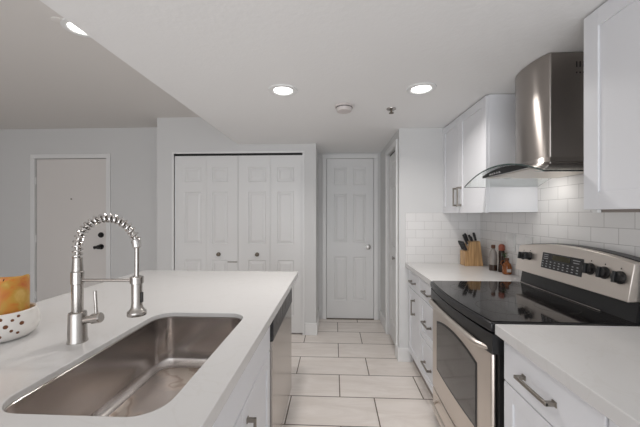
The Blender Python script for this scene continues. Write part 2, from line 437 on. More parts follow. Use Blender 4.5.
# ------------------------------------------------------------ cabinet helpers
def shaker(M, u0, u1, z0, z1, rail=0.058, th=0.020, rec=0.007):
    m = MB(M)
    m.box((u0, 0, z0), (u0+rail, th, z1)); m.box((u1-rail, 0, z0), (u1, th, z1))
    m.box((u0+rail, 0, z0), (u1-rail, th, z0+rail)); m.box((u0+rail, 0, z1-rail), (u1-rail, th, z1))
    m.box((u0+rail, 0, z0+rail), (u1-rail, th-rec, z1-rail))
    return m
def slab(M, u0, u1, z0, z1, th=0.020): return MB(M).box((u0, 0, z0), (u1, th, z1))
def pull(name, M, u, z, L, vert, parent, th=0.020):
    """square bar pull with two flared feet"""
    m = MB(M); h = L/2; s = 0.0055; o = 0.034
    if vert:
        m.box((u-s, th+o-0.010, z-h), (u+s, th+o, z+h))
        for k in (-1, 1):
            m.box((u-s*1.1, th, z+k*(h-0.007)-0.007), (u+s*1.1, th+o-0.002, z+k*(h-0.007)+0.007))
            m.box((u-0.009, th, z+k*(h-0.007)-0.010), (u+0.009, th+0.004, z+k*(h-0.007)+0.010))
    else:
        m.box((u-h, th+o-0.010, z-s), (u+h, th+o, z+s))
        for k in (-1, 1):
            m.box((u+k*(h-0.007)-0.007, th, z-s*1.1), (u+k*(h-0.007)+0.007, th+o-0.002, z+s*1.1))
            m.box((u+k*(h-0.007)-0.010, th, z-0.009), (u+k*(h-0.007)+0.010, th+0.004, z+0.009))
    return part(name, m, PULL, parent, bevel=0.0012)
CT = 0.905; CB = 0.863
def base_cab(y0, y1, face, out, back, label, group=None):
    """carcass with toe kick; face = x of carcass front, out = +-1"""
    t = thing('base_cabinet', ((face+back)/2, (y0+y1)/2, 0), label, 'cabinet', group or 'white base cabinets on the right')
    m = MB().box((face, y0, 0.10), (back, y1, CB))
    part('cabinet_body', m, CAB, t)
    part('toe_kick', MB().box((face-out*0.022, y0, 0), (back, y1, 0.0995)), TOEK, t)
    return t
# ------------------------------------------------------------ right run
RF = 0.70     # carcass front; doors stand 20 mm proud
M = FXL(RF)
t = base_cab(2.44, YW-0.001, RF, -1, XR-0.001, 'white base cabinet with one drawer over a door, against the end wall')
dr = part('drawer', slab(M, 2.443, 2.815, 0.70, 0.853), CAB, t, bevel=0.0015); pull('handle', M, 2.63, 0.765, 0.13, False, dr)
dr = part('door', shaker(M, 2.443, 2.815, 0.105, 0.694), CAB, t, bevel=0.0015); pull('handle', M, 2.60, 0.56, 0.13, True, dr)
t = base_cab(2.059, 2.438, RF, -1, XR-0.001, 'white base cabinet with three stacked drawers, beside the oven')
for z0, z1, hz in ((0.70, 0.853, 0.772), (0.405, 0.694, 0.545), (0.105, 0.399, 0.245)):
    dr = part('drawer', slab(M, 2.062, 2.435, z0, z1) if z0 > 0.6 else shaker(M, 2.062, 2.435, z0, z1, 0.05), CAB, t, bevel=0.0015)
    pull('handle', M, 2.235, hz, 0.15, False, dr)
t = base_cab(0.79, 1.252, RF, -1, XR-0.001, 'white base cabinet at the right front corner, its drawer with a nickel pull')
dr = part('drawer', slab(M, 0.795, 1.250, 0.690, 0.853), CAB, t, bevel=0.0015); pull('handle', M, 1.045, 0.765, 0.165, False, dr)
dr = part('door', shaker(M, 0.795, 1.250, 0.105, 0.684), CAB, t, bevel=0.0015); pull('handle', M, 0.85, 0.56, 0.15, True, dr)
t = base_cab(0.30, 0.788, RF, -1, XR-0.001, 'white base cabinet at the very edge of the frame, only its drawer corner seen')
dr = part('drawer', slab(M, 0.305, 0.785, 0.690, 0.853), CAB, t, bevel=0.0015); pull('handle', M, 0.545, 0.765, 0.19, False, dr)
part('door', shaker(M, 0.305, 0.785, 0.105, 0.684), CAB, t, bevel=0.0015)

def slab_top(x0, x1, y0, y1): return MB().box((x0, y0, CB+0.0005), (x1, y1, CT))
tag(part('countertop', slab_top(0.650, XR-0.009, 2.058, YW-0.009), QUARTZ, bevel=0.003), 'white quartz countertop at the far right, under the knife block', 'countertop')
tag(part('countertop', slab_top(0.650, XR-0.009, 0.30, 1.262), QUARTZ, bevel=0.003), 'white quartz countertop in the right foreground, nearest the camera', 'countertop')

# upper cabinets
def upper(y0, y1, z0, z1, face, label):
    t = thing('wall_cabinet', ((face+XR)/2, (y0+y1)/2, z0), label, 'cabinet', 'white wall cabinets')
    part('cabinet_body', MB().box((face, y0, z0), (XR-0.0085, y1, z1)), CAB, t, bevel=0.001)
    return t
UF = 1.012; MU = FXL(UF)
t = upper(2.035, YW-0.0015, 1.362, LOW-0.003, UF, 'white wall cabinet with two doors above the knife block')
d1 = part('door', shaker(MU, 2.468, 2.826, 1.358, LOW-0.010), CAB, t, bevel=0.0015); pull('handle', MU, 2.505, 1.487, 0.15, True, d1)
d1 = part('door', shaker(MU, 2.037, 2.464, 1.358, LOW-0.010), CAB, t, bevel=0.0015); pull('handle', MU, 2.425, 1.487, 0.15, True, d1)
t = upper(0.40, 1.258, 1.368, LOW-0.003, UF, 'white wall cabinet at the top right corner, nearest the camera')
d1 = part('door', shaker(MU, 0.845, 1.257, 1.367, LOW-0.010, 0.066), CAB, t, bevel=0.0015)
d1 = part('door', shaker(MU, 0.402, 0.841, 1.367, LOW-0.010, 0.066), CAB, t, bevel=0.0015)
part('light_strip', MB().box((UF+0.01, 0.44, 1.356), (UF+0.05, 1.22, 1.3675)), TOEK, t)
part('light_clip', MB().box((UF-0.012, 1.205, 1.356), (UF+0.004, 1.225, 1.3665)), PLATE, t)

# ------------------------------------------------------------ range
SY0, SY1 = 1.272, 2.055; SC = (SY0+SY1)/2
rg = thing('electric_range', (0.98, SC, 0), 'stainless steel electric range with black glass cooktop and five black knobs', 'stove')
def bow(y, x_end, d): return x_end - d*(1-((y-SC)/(SY1-SC))**2)
def bowpoly(x_end, d, xb, n=20):
    ys = [SY0+(SY1-SY0)*i/n for i in range(n+1)]
    return [(bow(y, x_end, d), y) for y in ys] + [(xb, SY1), (xb, SY0)]
part('body', MB().box((0.675, SY0+0.003, 0.04), (1.312, SY1-0.003, 0.868)), BLACKM, rg)
for fy in (SY0+0.06, SY1-0.06):
    for fx in (0.74, 1.26): part('foot', MB().cyl((fx, fy, 0), (fx, fy, 0.045), 0.02, 12), BLACKP, rg)
part('cooktop_frame', MB().prism(bowpoly(0.640, 0.030, 1.24), 'z', 0.869, 0.905), BLACKP, rg, bevel=0.005, smooth=True)
part('cooktop_glass', MB().prism([(x+0.012 if x < 1.2 else x-0.02, SC+(y-SC)*0.97) for x, y in bowpoly(0.640, 0.030, 1.24)], 'z', 0.903, 0.909), GLASS_BLK, rg)
for bx, by, br in ((0.80, SC+0.19, 0.10), (0.80, SC-0.18, 0.115), (1.05, SC+0.19, 0.085), (1.05, SC-0.18, 0.09)):
    m_ = MB(); seg = 40
    R0 = [(bx+br*math.cos(2*PI*k/seg), by+br*math.sin(2*PI*k/seg)) for k in range(seg)]
    R1 = [(bx+(br-0.002)*math.cos(2*PI*k/seg), by+(br-0.002)*math.sin(2*PI*k/seg)) for k in range(seg)]
    A = [[m_.v((*p, z)) for p in R] for R, z in ((R0, 0.9088), (R0, 0.9093), (R1, 0.9093), (R1, 0.9088))]
    for q in range(4):
        for k in range(seg): m_.face([A[q][k], A[q][(k+1) % seg], A[(q+1) % 4][(k+1) % seg], A[(q+1) % 4][k]])
    part('burner_ring', m_, mat('burner_ring_print', (0.07, 0.065, 0.06), 0.2) if 'burner_ring_print' not in bpy.data.materials else bpy.data.materials['burner_ring_print'], rg)
# black band between cooktop and door
part('vent_band', MB().prism(bowpoly(0.645, 0.024, 0.70), 'z', 0.776, 0.858), BLACKP, rg, smooth=True)
# oven door: bowed stainless front with window
def bow_sheet(ylo, yhi, zlo, zhi, xe, d, th, n=24):
    pts = []
    for i in range(n+1):
        y = ylo+(yhi-ylo)*i/n; pts.append((bow(y, xe, d), y))
    pts += [(xe+th, yhi), (xe+th, ylo)]
    return MB().prism(pts, 'z', zlo, zhi)
DX, DB = 0.653, 0.010
door = part('oven_door', bow_sheet(SY0+0.018, SY1-0.004, 0.218, 0.772, DX, DB, 0.020), STEEL_OVEN, rg, smooth=True, bevel=0.012, seg=4)
def window_sheet(y0, y1, zb, zt, arch, off, n=24):
    m = MB(); F = []; 
    lo = []; hi = []; lo2 = []; hi2 = []
    for i in range(n+1):
        t_ = i/n; y = y0+(y1-y0)*t_; x = bow(y, DX, DB)-off
        s = math.sqrt(max(0, 1-(2*t_-1)**2))*0.0+ (1-(2*t_-1)**2)
        lo.append(m.v((x, y, zb-0.10*arch*s))); hi.append(m.v((x, y, zt+arch*s)))
        lo2.append(m.v((x+0.004, y, zb-0.10*arch*s))); hi2.append(m.v((x+0.004, y, zt+arch*s)))
    for i in range(n):
        m.face([lo[i], lo[i+1], hi[i+1], hi[i]]); m.face([lo2[i+1], lo2[i], hi2[i], hi2[i+1]])
        m.face([hi[i], hi[i+1], hi2[i+1], hi2[i]]); m.face([lo[i+1], lo[i], lo2[i], lo2[i+1]])
    m.face([lo[0], hi[0], hi2[0], lo2[0]]); m.face([lo[n], lo2[n], hi2[n], hi[n]])
    return m
part('window_frame', window_sheet(1.408, 1.948, 0.372, 0.676, 0.040, 0.0015), BLACKP, door)
part('window', window_sheet(1.420, 1.937, 0.384, 0.665, 0.039, 0.0030), OVEN_GLASS, door)
# handle: bowed flattened bar
pts = []; rad = []
n = 28
for i in range(n+1):
    t_ = i/n; y = SY0+0.034+(SY1-SY0-0.050)*t_
    s = 1-(2*t_-1)**2
    pts.append((bow(y, DX, DB)-0.002-0.028*min(1, 3.5*s), y, 0.788)); rad.append(0.009+0.006*min(1, 2.5*s))
part('door_handle', MB().tube(pts, rad, 14), STEEL_OVEN, door, smooth=True)
# storage drawer
dw = part('storage_drawer', bow_sheet(SY0+0.004, SY1-0.004, 0.055, 0.210, DX+0.002, DB, 0.020), STEEL_OVEN, rg, smooth=True, bevel=0.003)
m_ = MB(); m_.tube([(bow(y, DX, DB)-0.034*min(1, 6*(1-((y-SC)/0.28)**2)), y, 0.170) for y in [SC-0.28+0.56*i/24 for i in range(25)]], 0.008, 10)
part('drawer_handle', m_, STEEL_OVEN, dw, smooth=True)
part('toe_panel', MB().box((0.69, SY0+0.02, 0.005), (0.71, SY1-0.02, 0.045)), BLACKP, rg)
# backguard
n = 24
def bgp(xb, xt, z0, zt_e, zt_m, th, y0=SY0, y1=SY1):
    m = MB(); rings = []
    for i in range(n+1):
        y = y0+(y1-y0)*i/n; s = 1-((y-SC)/((y1-y0)/2))**2
        zt = zt_e+(zt_m-zt_e)*s
        rings.append([(xb, y, z0), (xt, y, zt), (xt+th, y, zt+0.001), (xb+th+0.035, y, z0)])
    m.loft(rings); return m
part('backguard_housing', bgp(1.235, 1.255, 0.905, 1.150, 1.184, 0.05), BLACKP, rg, smooth=True)
part('riser', MB().prism([(1.215, 0.9055), (1.228, 0.990), (1.27, 0.990), (1.27, 0.9055)], 'y', SY0+0.012, SY1-0.012), BLACKP, rg)
part('riser_trim', MB().tube([(1.205, SY0+0.16, 0.912), (1.205, SY1-0.03, 0.912)], 0.003, 8), NICKEL, rg, smooth=True)
bg = part('backguard', bgp(1.190, 1.218, 0.990, 1.147, 1.181, 0.045, SY0+0.018, SY1-0.0), STEEL_OVEN, rg, smooth=True, bevel=0.003)
def onbg(y, z, off=0.0):
    zt = 1.147+0.034*(1-((y-SC)/((SY1-SY0)/2))**2)
    t_ = (z-0.990)/(zt-0.990); tilt = Vector((-(zt-0.990), 0, 0.028)).normalized()
    return Vector((1.190+0.028*t_, y, z)) + tilt*off
NB = Vector((-0.18, 0, 0.028)).normalized()
UPB = Vector((0.028, 0, 0.18)).normalized()
def bgquad(y0, y1, z0, z1, off, th=0.003):
    m = MB()
    A = [onbg(y0, z0, off), onbg(y1, z0, off), onbg(y1, z1, off), onbg(y0, z1, off)]
    vs = [m.v(p) for p in A] + [m.v(p-NB*th) for p in A]
    for f in ((0,1,2,3),(7,6,5,4),(0,4,5,1),(1,5,6,2),(2,6,7,3),(3,7,4,0)): m.face([vs[i] for i in f])
    return m
pn = part('control_panel', bgquad(1.530, 1.818, 1.043, 1.130, 0.003, 0.006), PANELBLK, bg, label='black touch control panel', bevel=0.002)
# THING > backguard > display and print are sub-parts of the backguard
part('display', bgquad(1.610, 1.735, 1.096, 1.123, 0.0045), DISPLAY, bg)
m_ = MB()
def mark(y, z, a, b):
    q = [onbg(y-a, z-b, 0.0042), onbg(y+a, z-b, 0.0042), onbg(y+a, z+b, 0.0042), onbg(y-a, z+b, 0.0042)]
    vs = [m_.v(p) for p in q] + [m_.v(p-NB*0.001) for p in q]
    for f in ((0,1,2,3),(7,6,5,4),(0,4,5,1),(1,5,6,2),(2,6,7,3),(3,7,4,0)): m_.face([vs[i] for i in f])
for r_ in range(3):
    for c_ in range(9):
        y = 1.805-c_*0.031; z = 1.083-r_*0.014
        
        mark(y, z, 0.0055, 0.0022)
for z in (1.097, 1.108, 1.119): mark(1.785, z, 0.018, 0.0016)
mark(1.568, 1.116, 0.022, 0.0018); mark(1.568, 1.103, 0.018, 0.0018)
part('button_print', m_, MARK, bg, label='pale button markings')['kind'] = 'stuff'
for y, z in ((1.995, 1.085), (1.932, 1.091), (1.488, 1.092), (1.414, 1.088), (1.339, 1.082)):
    r = 0.0225 if y > 1.9 else (0.021 if y > 1.5 else 0.0255)
    c = onbg(y, z, 0)
    k = part('knob', MB().lathe([(r*1.1, 0), (r*1.1, 0.004), (r, 0.006), (r*0.93, 0.020), (r*0.6, 0.023)], c, 28, NB), BLACKP, rg, smooth=True)
    g = MB(frame(c+NB*0.018, (0, 1, 0), NB)); 
    for i in range(3): g.M[i][2] = UPB[i]
    g.box((-0.006, 0, -r*0.95), (0.006, 0.014, r*0.95))
    part('grip', g, BLACKP, k, bevel=0.002)
    mk = MB(frame(c+NB*0.0005, (0, 1, 0), NB)); 
    for i in range(3): mk.M[i][2] = UPB[i]
    mk.box((-0.002, 0, r*1.35), (0.002, 0.001, r*1.6))
    part('dial_mark', mk, BLACKP, k)

# ------------------------------------------------------------ range hood
HC = 1.660; HW = 0.380
hd = thing('range_hood', (1.08, HC, 1.52), 'stainless range hood with curved glass canopy and bowed chimney', 'range hood')
def hz(d): return 1.600-0.533*d*d
# glass canopy
m_ = MB(); n = 30; T = 0.006
rows = []
for i in range(n+1):
    d_ = -HW+2*HW*i/n
    rows.append([(0.858, HC+d_, hz(d_)), (XR-0.010, HC+d_, hz(d_)), (XR-0.010, HC+d_, hz(d_)+T), (0.858, HC+d_, hz(d_)+T)])
m_.loft(rows)
gl = part('glass_canopy', m_, HOODGLASS, hd, smooth=True)
m_ = MB(); rows = []
for i in range(n+1):
    d_ = -HW+2*HW*i/n
    rows.append([(0.855, HC+d_, hz(d_)-0.0002), (0.8578, HC+d_, hz(d_)-0.0002), (0.8578, HC+d_, hz(d_)+T+0.0002), (0.855, HC+d_, hz(d_)+T+0.0002)])
m_.loft(rows)
part('polished_edge', m_, GLASSEDGE, gl, smooth=True)
for s in (-1, 1):
    m_ = MB(); y = HC+s*HW; m_.box((0.856, y, hz(HW)-0.0002), (XR-0.012, y+s*0.003, hz(HW)+T+0.0002))
    part('polished_edge', m_, HOODGLASS, gl)
# lens-shaped body under the glass
BW = 0.212; zb = 1.5640
def lens(x0, x1, sc=1.0):
    pts = []
    for i in range(25):
        d_ = -BW*sc+2*BW*sc*i/24; pts.append((HC+d_, hz(d_)-0.0008))
    return MB().prism([(HC-BW*sc, zb), *[(p[0], max(p[1], zb+0.0015)) for p in pts], (HC+BW*sc, zb)], 'x', x0, x1)
body = part('hood_body', lens(0.895, XR-0.010), STEEL_X, hd, smooth=True)
part('front_band', lens(0.892, 0.8948, 0.995), BLACKM, hd)
part('filter_plate', MB().box((0.915, HC-0.195, zb-0.003), (XR-0.03, HC+0.195, zb-0.0001)), FILTER, hd)
for k in range(5):
    part('button', MB().lathe([(0.007, 0), (0.006, 0.004)], (0.892, HC+0.02+0.025*k, 1.575), 14, (-1, 0, 0)), CHROME, hd)
for y in (HC-0.14, HC+0.14):
    part('hood_lamp', MB().lathe([(0.028, 0), (0.024, 0.004)], (1.0, y, zb-0.003), 20, (0, 0, -1)), CERAMIC, hd)
# chimney, plan section with bowed front
def chim(x_off, y0, y1, grow=0.0):
    pts = [(XR-0.0095, y0), (1.045+x_off, y0)]
    for i in range(1, 16):
        t_ = i/16; y = y0+(y1-y0)*t_
        pts.append((1.045+x_off-0.030*(1-(2*t_-1)**2)**0.8, y))
    pts += [(1.045+x_off, y1), (XR-0.0095, y1)]
    return pts
CY0, CY1 = 1.520, 1.805
part('chimney', MB().prism(chim(0, CY0, CY1), 'z', 1.575, LOW-0.002), STEEL_Z, hd, smooth=True, bevel=0.006)
m_ = MB(); rings = []
for z, g in ((1.602, 0.012), (1.610, 0.010), (1.626, 0.003)):
    rings.append([(p[0]-(g if p[0] < 1.2 else 0), HC+(p[1]-HC)*(1+g*7), z) for p in chim(0, CY0, CY1)])
m_.loft(rings)
part('chimney_collar', m_, STEEL_Z, hd, smooth=True)
for r_, (zc_, hh) in enumerate(((2.072, 0.014), (2.032, 0.004))):
    m_ = MB()
    for k in range(8):
        x = 1.165+0.016*k; m_.box((x, CY0-0.0006, zc_-hh), (x+0.006, CY0+0.001, zc_+hh))
    part('vent_slots', m_, DARKGAP, hd)

# ------------------------------------------------------------ island
IX0, IX1, IY0, IY1 = -1.50, -0.277, 0.42, 2.345
IF = -0.335      # carcass front (faces +X); doors 20 mm proud
def rrect(x0, x1, y0, y1, r, n=8):
    pts = []
    for cx, cy, a0 in ((x1-r, y0+r, -PI/2), (x1-r, y1-r, 0), (x0+r, y1-r, PI/2), (x0+r, y0+r, PI)):
        for k in range(n+1):
            a = a0+PI/2*k/n; pts.append((cx+r*math.cos(a), cy+r*math.sin(a)))
    return pts
KX0, KX1, KY0, KY1, KR = -0.790, -0.388, 0.648, 1.345, 0.075
hole = rrect(KX0, KX1, KY0, KY1, KR)
bm = bmesh.new()
def ringv(pts, z): return [bm.verts.new((x, y, z)) for x, y in pts]
outer = [(IX0, IY0), (IX1, IY0), (IX1, IY1), (IX0, IY1)]
AP = 0.030
inner_ = [(IX0+AP, IY0+AP), (IX1-AP, IY0+AP), (IX1-AP, IY1-AP), (IX0+AP, IY1-AP)]
ZS = 0.885          # underside of the 2 cm slab inside the built-up edge
oT, oB, iB, iT = ringv(outer, CT), ringv(outer, CB+0.0005), ringv(inner_, CB+0.0005), ringv(inner_, ZS)
hT, hB = ringv(hole, CT), ringv(hole, ZS)
def fillr(A, B):
    es = [bm.edges.new((A[i], A[(i+1) % len(A)])) for i in range(len(A))] + [bm.edges.new((B[i], B[(i+1) % len(B)])) for i in range(len(B))]
    bmesh.ops.triangle_fill(bm, use_beauty=True, edges=es)
fillr(oT, hT); fillr(iT, hB)
for A, B in ((oT, oB), (oB, iB), (iB, iT), (hT, hB)):
    L = len(A)
    for i in range(L): bm.faces.new([A[i], A[(i+1) % L], B[(i+1) % L], B[i]])
m_ = MB(); m_.bm = bm
tag(part('countertop', m_, QUARTZ, bevel=0.003), 'white quartz island countertop with the sink set into it', 'countertop')

# sink
sk = thing('kitchen_sink', ((KX0+KX1)/2, (KY0+KY1)/2, 0.66), 'stainless steel single bowl undermount sink in the island', 'sink')
m_ = MB()
def sring(ins, z, r): 
    return [(x, y, z) for x, y in rrect(KX0-0.006+ins, KX1+0.006-ins, KY0-0.006+ins, KY1+0.006-ins, r)]
prof = [(-0.012, 0.8845, 0.085), (0.002, 0.8845, 0.078), (0.005, 0.882, 0.076), (0.010, 0.74, 0.074), (0.013, 0.705, 0.072), (0.021, 0.687, 0.065), (0.033, 0.677, 0.055), (0.046, 0.675, 0.044)]
inner = [sring(i, z, max(r, 0.02)) for i, z, r in prof]
outerp = [(0.028, 0.668, 0.05), (0.006, 0.680, 0.07), (-0.004, 0.72, 0.075), (-0.004, 0.880, 0.08), (-0.012, 0.881, 0.085)]
out_ = [sring(i, z, r) for i, z, r in outerp]
R = [[m_.v(p) for p in rg_] for rg_ in inner]
for i in range(len(R)-1):
    L = len(R[i])
    for k in range(L): m_.face([R[i][k], R[i][(k+1) % L], R[i+1][(k+1) % L], R[i+1][k]])
O = [[m_.v(p) for p in rg_] for rg_ in out_]
for i in range(len(O)-1):
    for k in range(L): m_.face([O[i][k], O[i][(k+1) % L], O[i+1][(k+1) % L], O[i+1][k]])
for k in range(L): m_.face([O[-1][k], O[-1][(k+1) % L], R[0][(k+1) % L], R[0][k]])
for k in range(L): m_.face([R[-1][k], R[-1][(k+1) % L], O[0][(k+1) % L], O[0][k]])
part('bowl', m_, STEEL_SINK, sk, smooth=True)
part('bowl_floor', MB().prism([(p[0], p[1]) for p in sring(0.045, 0, 0.045)], 'z', 0.669, 0.6752), SINK_FL, sk)
dc = ((KX0+KX1)/2-0.02, (KY0+KY1)/2-0.05)
part('drain', MB().lathe([(0.052, 0), (0.050, 0.003), (0.040, 0.0032), (0.036, 0.0005), (0.0, 0.0005)][:4], (*dc, 0.6752), 28), CHROME, sk, smooth=True)

# faucet (all its parts in one vertical plane that runs across the sink)
bxp = Vector((-0.894, 1.021, CT)); dv = Vector((0.2069, 0.0095, 0)).normalized()
fc = thing('kitchen_faucet', tuple(bxp), 'brushed nickel spring neck pull-down faucet with side lever, beside the sink', 'faucet')
def fp(s, z, off=0.0): return bxp + dv*s + Vector((0, 0, z-CT)) + Vector((-dv.y, dv.x, 0))*off
part('base', MB().lathe([(0.031, 0), (0.031, 0.004), (0.0285, 0.010), (0.0275, 0.098), (0.0255, 0.103), (0.0175, 0.106)], bxp, 32), NICKEL, fc, smooth=True)
part('column', MB().lathe([(0.0172, 0.100), (0.0172, 0.200), (0.0195, 0.202), (0.0195, 0.243), (0.0165, 0.246), (0.0145, 0.292), (0.0125, 0.294)], bxp, 32), NICKEL, fc, smooth=True)
W = 0.207; R_ = W/2; zc_ = 1.232
def arch(t_):   # t 0..1 along the hose from column top to end of spring
    z0 = CT+0.29; l1 = zc_-z0; l2 = PI*R_; l3 = zc_-1.13; s = t_*(l1+l2+l3)
    if s < l1: return fp(0, z0+s)
    if s < l1+l2:
        a = (s-l1)/R_; return fp(R_-R_*math.cos(a), zc_+R_*math.sin(a))
    return fp(W, zc_-(s-l1-l2))
N_ = 60
part('hose', MB().tube([arch(i/N_) for i in range(N_+1)], 0.0072, 12), NICKEL, fc, smooth=True)
# spring coil around the hose, up to 72 %
tend = 0.745; turns = 20; pts = []; per = 14
tot = turns*per
for i in range(tot+1):
    t_ = tend*i/tot; c = arch(t_); t2 = (arch(min(1, t_+0.004))-arch(max(0, t_-0.004))).normalized()
    nside = Vector((-dv.y, dv.x, 0)); nup = t2.cross(nside).normalized()
    a = 2*PI*i/per
    pts.append(c + nside*0.0128*math.cos(a) + nup*0.0128*math.sin(a))
part('spring', MB().tube(pts, 0.0036, 7), CHROME, fc, smooth=True)
c = arch(tend); t2 = (arch(tend+0.02)-arch(tend-0.005)).normalized()
part('spring_collar', MB().lathe([(0.0125, -0.012), (0.0142, -0.010), (0.0142, 0.013), (0.0115, 0.016)], c, 24, t2), CHROME, fc, smooth=True)
# dock arm and ring
m_ = MB().tube([fp(0.010, 1.119), fp(W-0.012, 1.119)], 0.0055, 12)
m_.lathe([(0.0165, -0.012), (0.0215, -0.010), (0.0215, 0.012), (0.0165, 0.014)], fp(W, 1.119), 28)
part('dock_arm', m_, NICKEL, fc, smooth=True)
hp = part('spray_head', MB().lathe([(0.0300, 0.003), (0.0310, 0.007), (0.0300, 0.016), (0.0235, 0.022), (0.0190, 0.030), (0.0170, 0.045), (0.0170, 0.110), (0.0145, 0.124), (0.0110, 0.140)], fp(W, 0.995), 32), NICKEL, fc, smooth=True)
part('nozzle_face', MB().lathe([(0.026, 0.002), (0.027, 0.0045)], fp(W, 0.995), 28), BLACKP, hp)
part('spray_button', MB(frame(fp(W, 1.060), tuple(Vector((-dv.y, dv.x, 0))), tuple(dv))).box((-0.006, 0.0165, -0.018), (0.006, 0.0205, 0.018)), BLACKP, hp, bevel=0.002)
hv = part('lever_body', MB().lathe([(0.0125, 0.02), (0.0125, 0.052), (0.0175, 0.054), (0.0182, 0.080), (0.015, 0.084)], fp(0, 0.976), 28, tuple(dv+Vector((0, 0, 0.16)))), NICKEL, fc, smooth=True)
part('lever', MB().tube([fp(0.066, 0.995), fp(0.064, 1.03), fp(0.061, 1.082)], [0.006, 0.0052, 0.0052], 12), NICKEL, hv, smooth=True)

# dishwasher
DY0, DY1 = 1.490, 2.165
dwm = thing('dishwasher', (-0.62, (DY0+DY1)/2, 0), 'stainless steel dishwasher under the far end of the island', 'dishwasher')
part('body', MB().box((-0.90, DY0+0.004, 0.10), (IF, DY1-0.004, 0.858)), TOEK, dwm)
part('front_panel', MB().box((IF, DY0+0.003, 0.105), (-0.304, DY1, 0.718)), STEEL_D, dwm, bevel=0.003)
cp = part('control_strip', MB().box((IF, DY0+0.003, 0.720), (-0.300, DY1, 0.850)), BLACKP, dwm, bevel=0.003, label='dark control strip')
m_ = MB()
for k in range(9): m_.box((-0.3005, DY0+0.10+0.055*k, 0.765), (-0.2985, DY0+0.14+0.055*k, 0.825))
part('vent_grille', m_, mat('vent_grey', (0.13, 0.125, 0.12), 0.4), cp)
part('toe_kick', MB().box((-0.90, DY0+0.004, 0), (-0.40, DY1-0.004, 0.0995)), BLACKP, dwm)

# island cabinets
M = FXR(IF)
ic = thing('base_cabinet', (-0.6, 1.005, 0), 'white sink base cabinet under the island, its door with a nickel pull', 'cabinet')
m_ = MB(); BK = -0.90
m_.box((BK, 0.545, 0.10), (IF, 0.563, CB)); m_.box((BK, 1.467, 0.10), (IF, 1.487, CB)); m_.box((BK, 0.563, 0.10), (IF, 1.467, 0.118)); m_.box((BK, 0.563, 0.118), (BK+0.018, 1.467, CB)); m_.box((IF-0.018, 0.563, 0.65), (IF, 1.467, CB))
part('cabinet_body', m_, CAB, ic)
part('toe_kick', MB().box((BK, 0.545, 0), (-0.40, 1.487, 0.0995)), TOEK, ic)
part('false_drawer', slab(M, 0.548, 1.485, 0.682, 0.845), CAB, ic, bevel=0.0015)
d1 = part('door', shaker(M, 1.040, 1.485, 0.105, 0.674), CAB, ic, bevel=0.002); pull('handle', M, 1.090, 0.535, 0.15, True, d1)
d1 = part('door', shaker(M, 0.548, 1.036, 0.105, 0.674), CAB, ic, bevel=0.002); pull('handle', M, 0.990, 0.535, 0.15, True, d1)
m_ = MB(); m_.box((-1.18, 0.50, 0), (-0.905, 2.185, CB)); m_.box((-0.905, 2.168, 0), (IF, 2.185, CB)); m_.box((-0.905, 0.52, 0), (IF, 0.543, CB))
tag(part('island_panel', m_, CAB), 'white back and end panels enclosing the island cabinets', 'cabinet panel')

# candle bowl and candle
cc = Vector((-1.194, 1.044, CT)); 
bw_ = thing('candle_holder', tuple(cc), 'round white ceramic candle holder with cut-out pattern on the island', 'candle holder')
outer_ = [(0.058, 0), (0.078, 0.004), (0.094, 0.020), (0.101, 0.046), (0.099, 0.072), (0.093, 0.098), (0.088, 0.101)]
inn = [(0.084, 0.096), (0.086, 0.083), (0.082, 0.068)]
part('bowl', MB().lathe(outer_+inn, cc, 56), CERAMIC, bw_, smooth=True)
def prof_r(z):
    for (r0, z0), (r1, z1) in zip(outer_, outer_[1:]):
        if z0 <= z <= z1: return r0+(r1-r0)*(z-z0)/(z1-z0)
    return 0.1
for a, z, s in [(-62, .052, .0100), (-38, .060, .0085), (-46, .085, .0085), (-47, .028, .0080), (-28, .078, .0060), (-30, .043, .006), (-68, .083, .0055), (-76, .070, .005), (-77, .040, .005), (-60, .026, .0055), (-55, .096, .004), (-14, .062, .0085), (-18, .088, .006), (-20, .032, .006)]:
    an = math.radians(a); rr = prof_r(z)
    s *= 0.8; c = cc + Vector((rr*math.cos(an), rr*math.sin(an), z)); nrm = Vector((math.cos(an), math.sin(an), 0))
    part('cutout', MB().lathe([(s*0.9, -0.004), (s, 0.0008), (s*0.6, 0.0013)], c, 12, nrm), CUT, bw_, smooth=True)
cn = thing('pillar_candle', (cc.x, cc.y, CT+0.088), 'marbled orange and yellow pillar candle standing in the white ceramic holder', 'candle')
m_ = MB(); seg = 48; prof = [(0.066, 0.068), (0.070, 0.072), (0.0705, 0.206), (0.067, 0.212), (0.061, 0.206), (0.040, 0.193)]
rings = []
for r, z in prof:
    rings.append([(cc.x+r*math.cos(2*PI*k/seg), cc.y+r*math.sin(2*PI*k/seg), CT+z+(0.006*math.sin(2*PI*k/seg*2+1)+0.005*math.cos(2*PI*k/seg-0.4) if z > 0.2 else 0)) for k in range(seg)])
m_.loft(rings)
part('wax', m_, CANDLE, cn, smooth=True)
part('wick', MB().tube([(cc.x, cc.y, CT+0.192), (cc.x+0.001, cc.y, CT+0.203), (cc.x+0.004, cc.y, CT+0.210)], 0.0015, 6), BLACKP, cn)

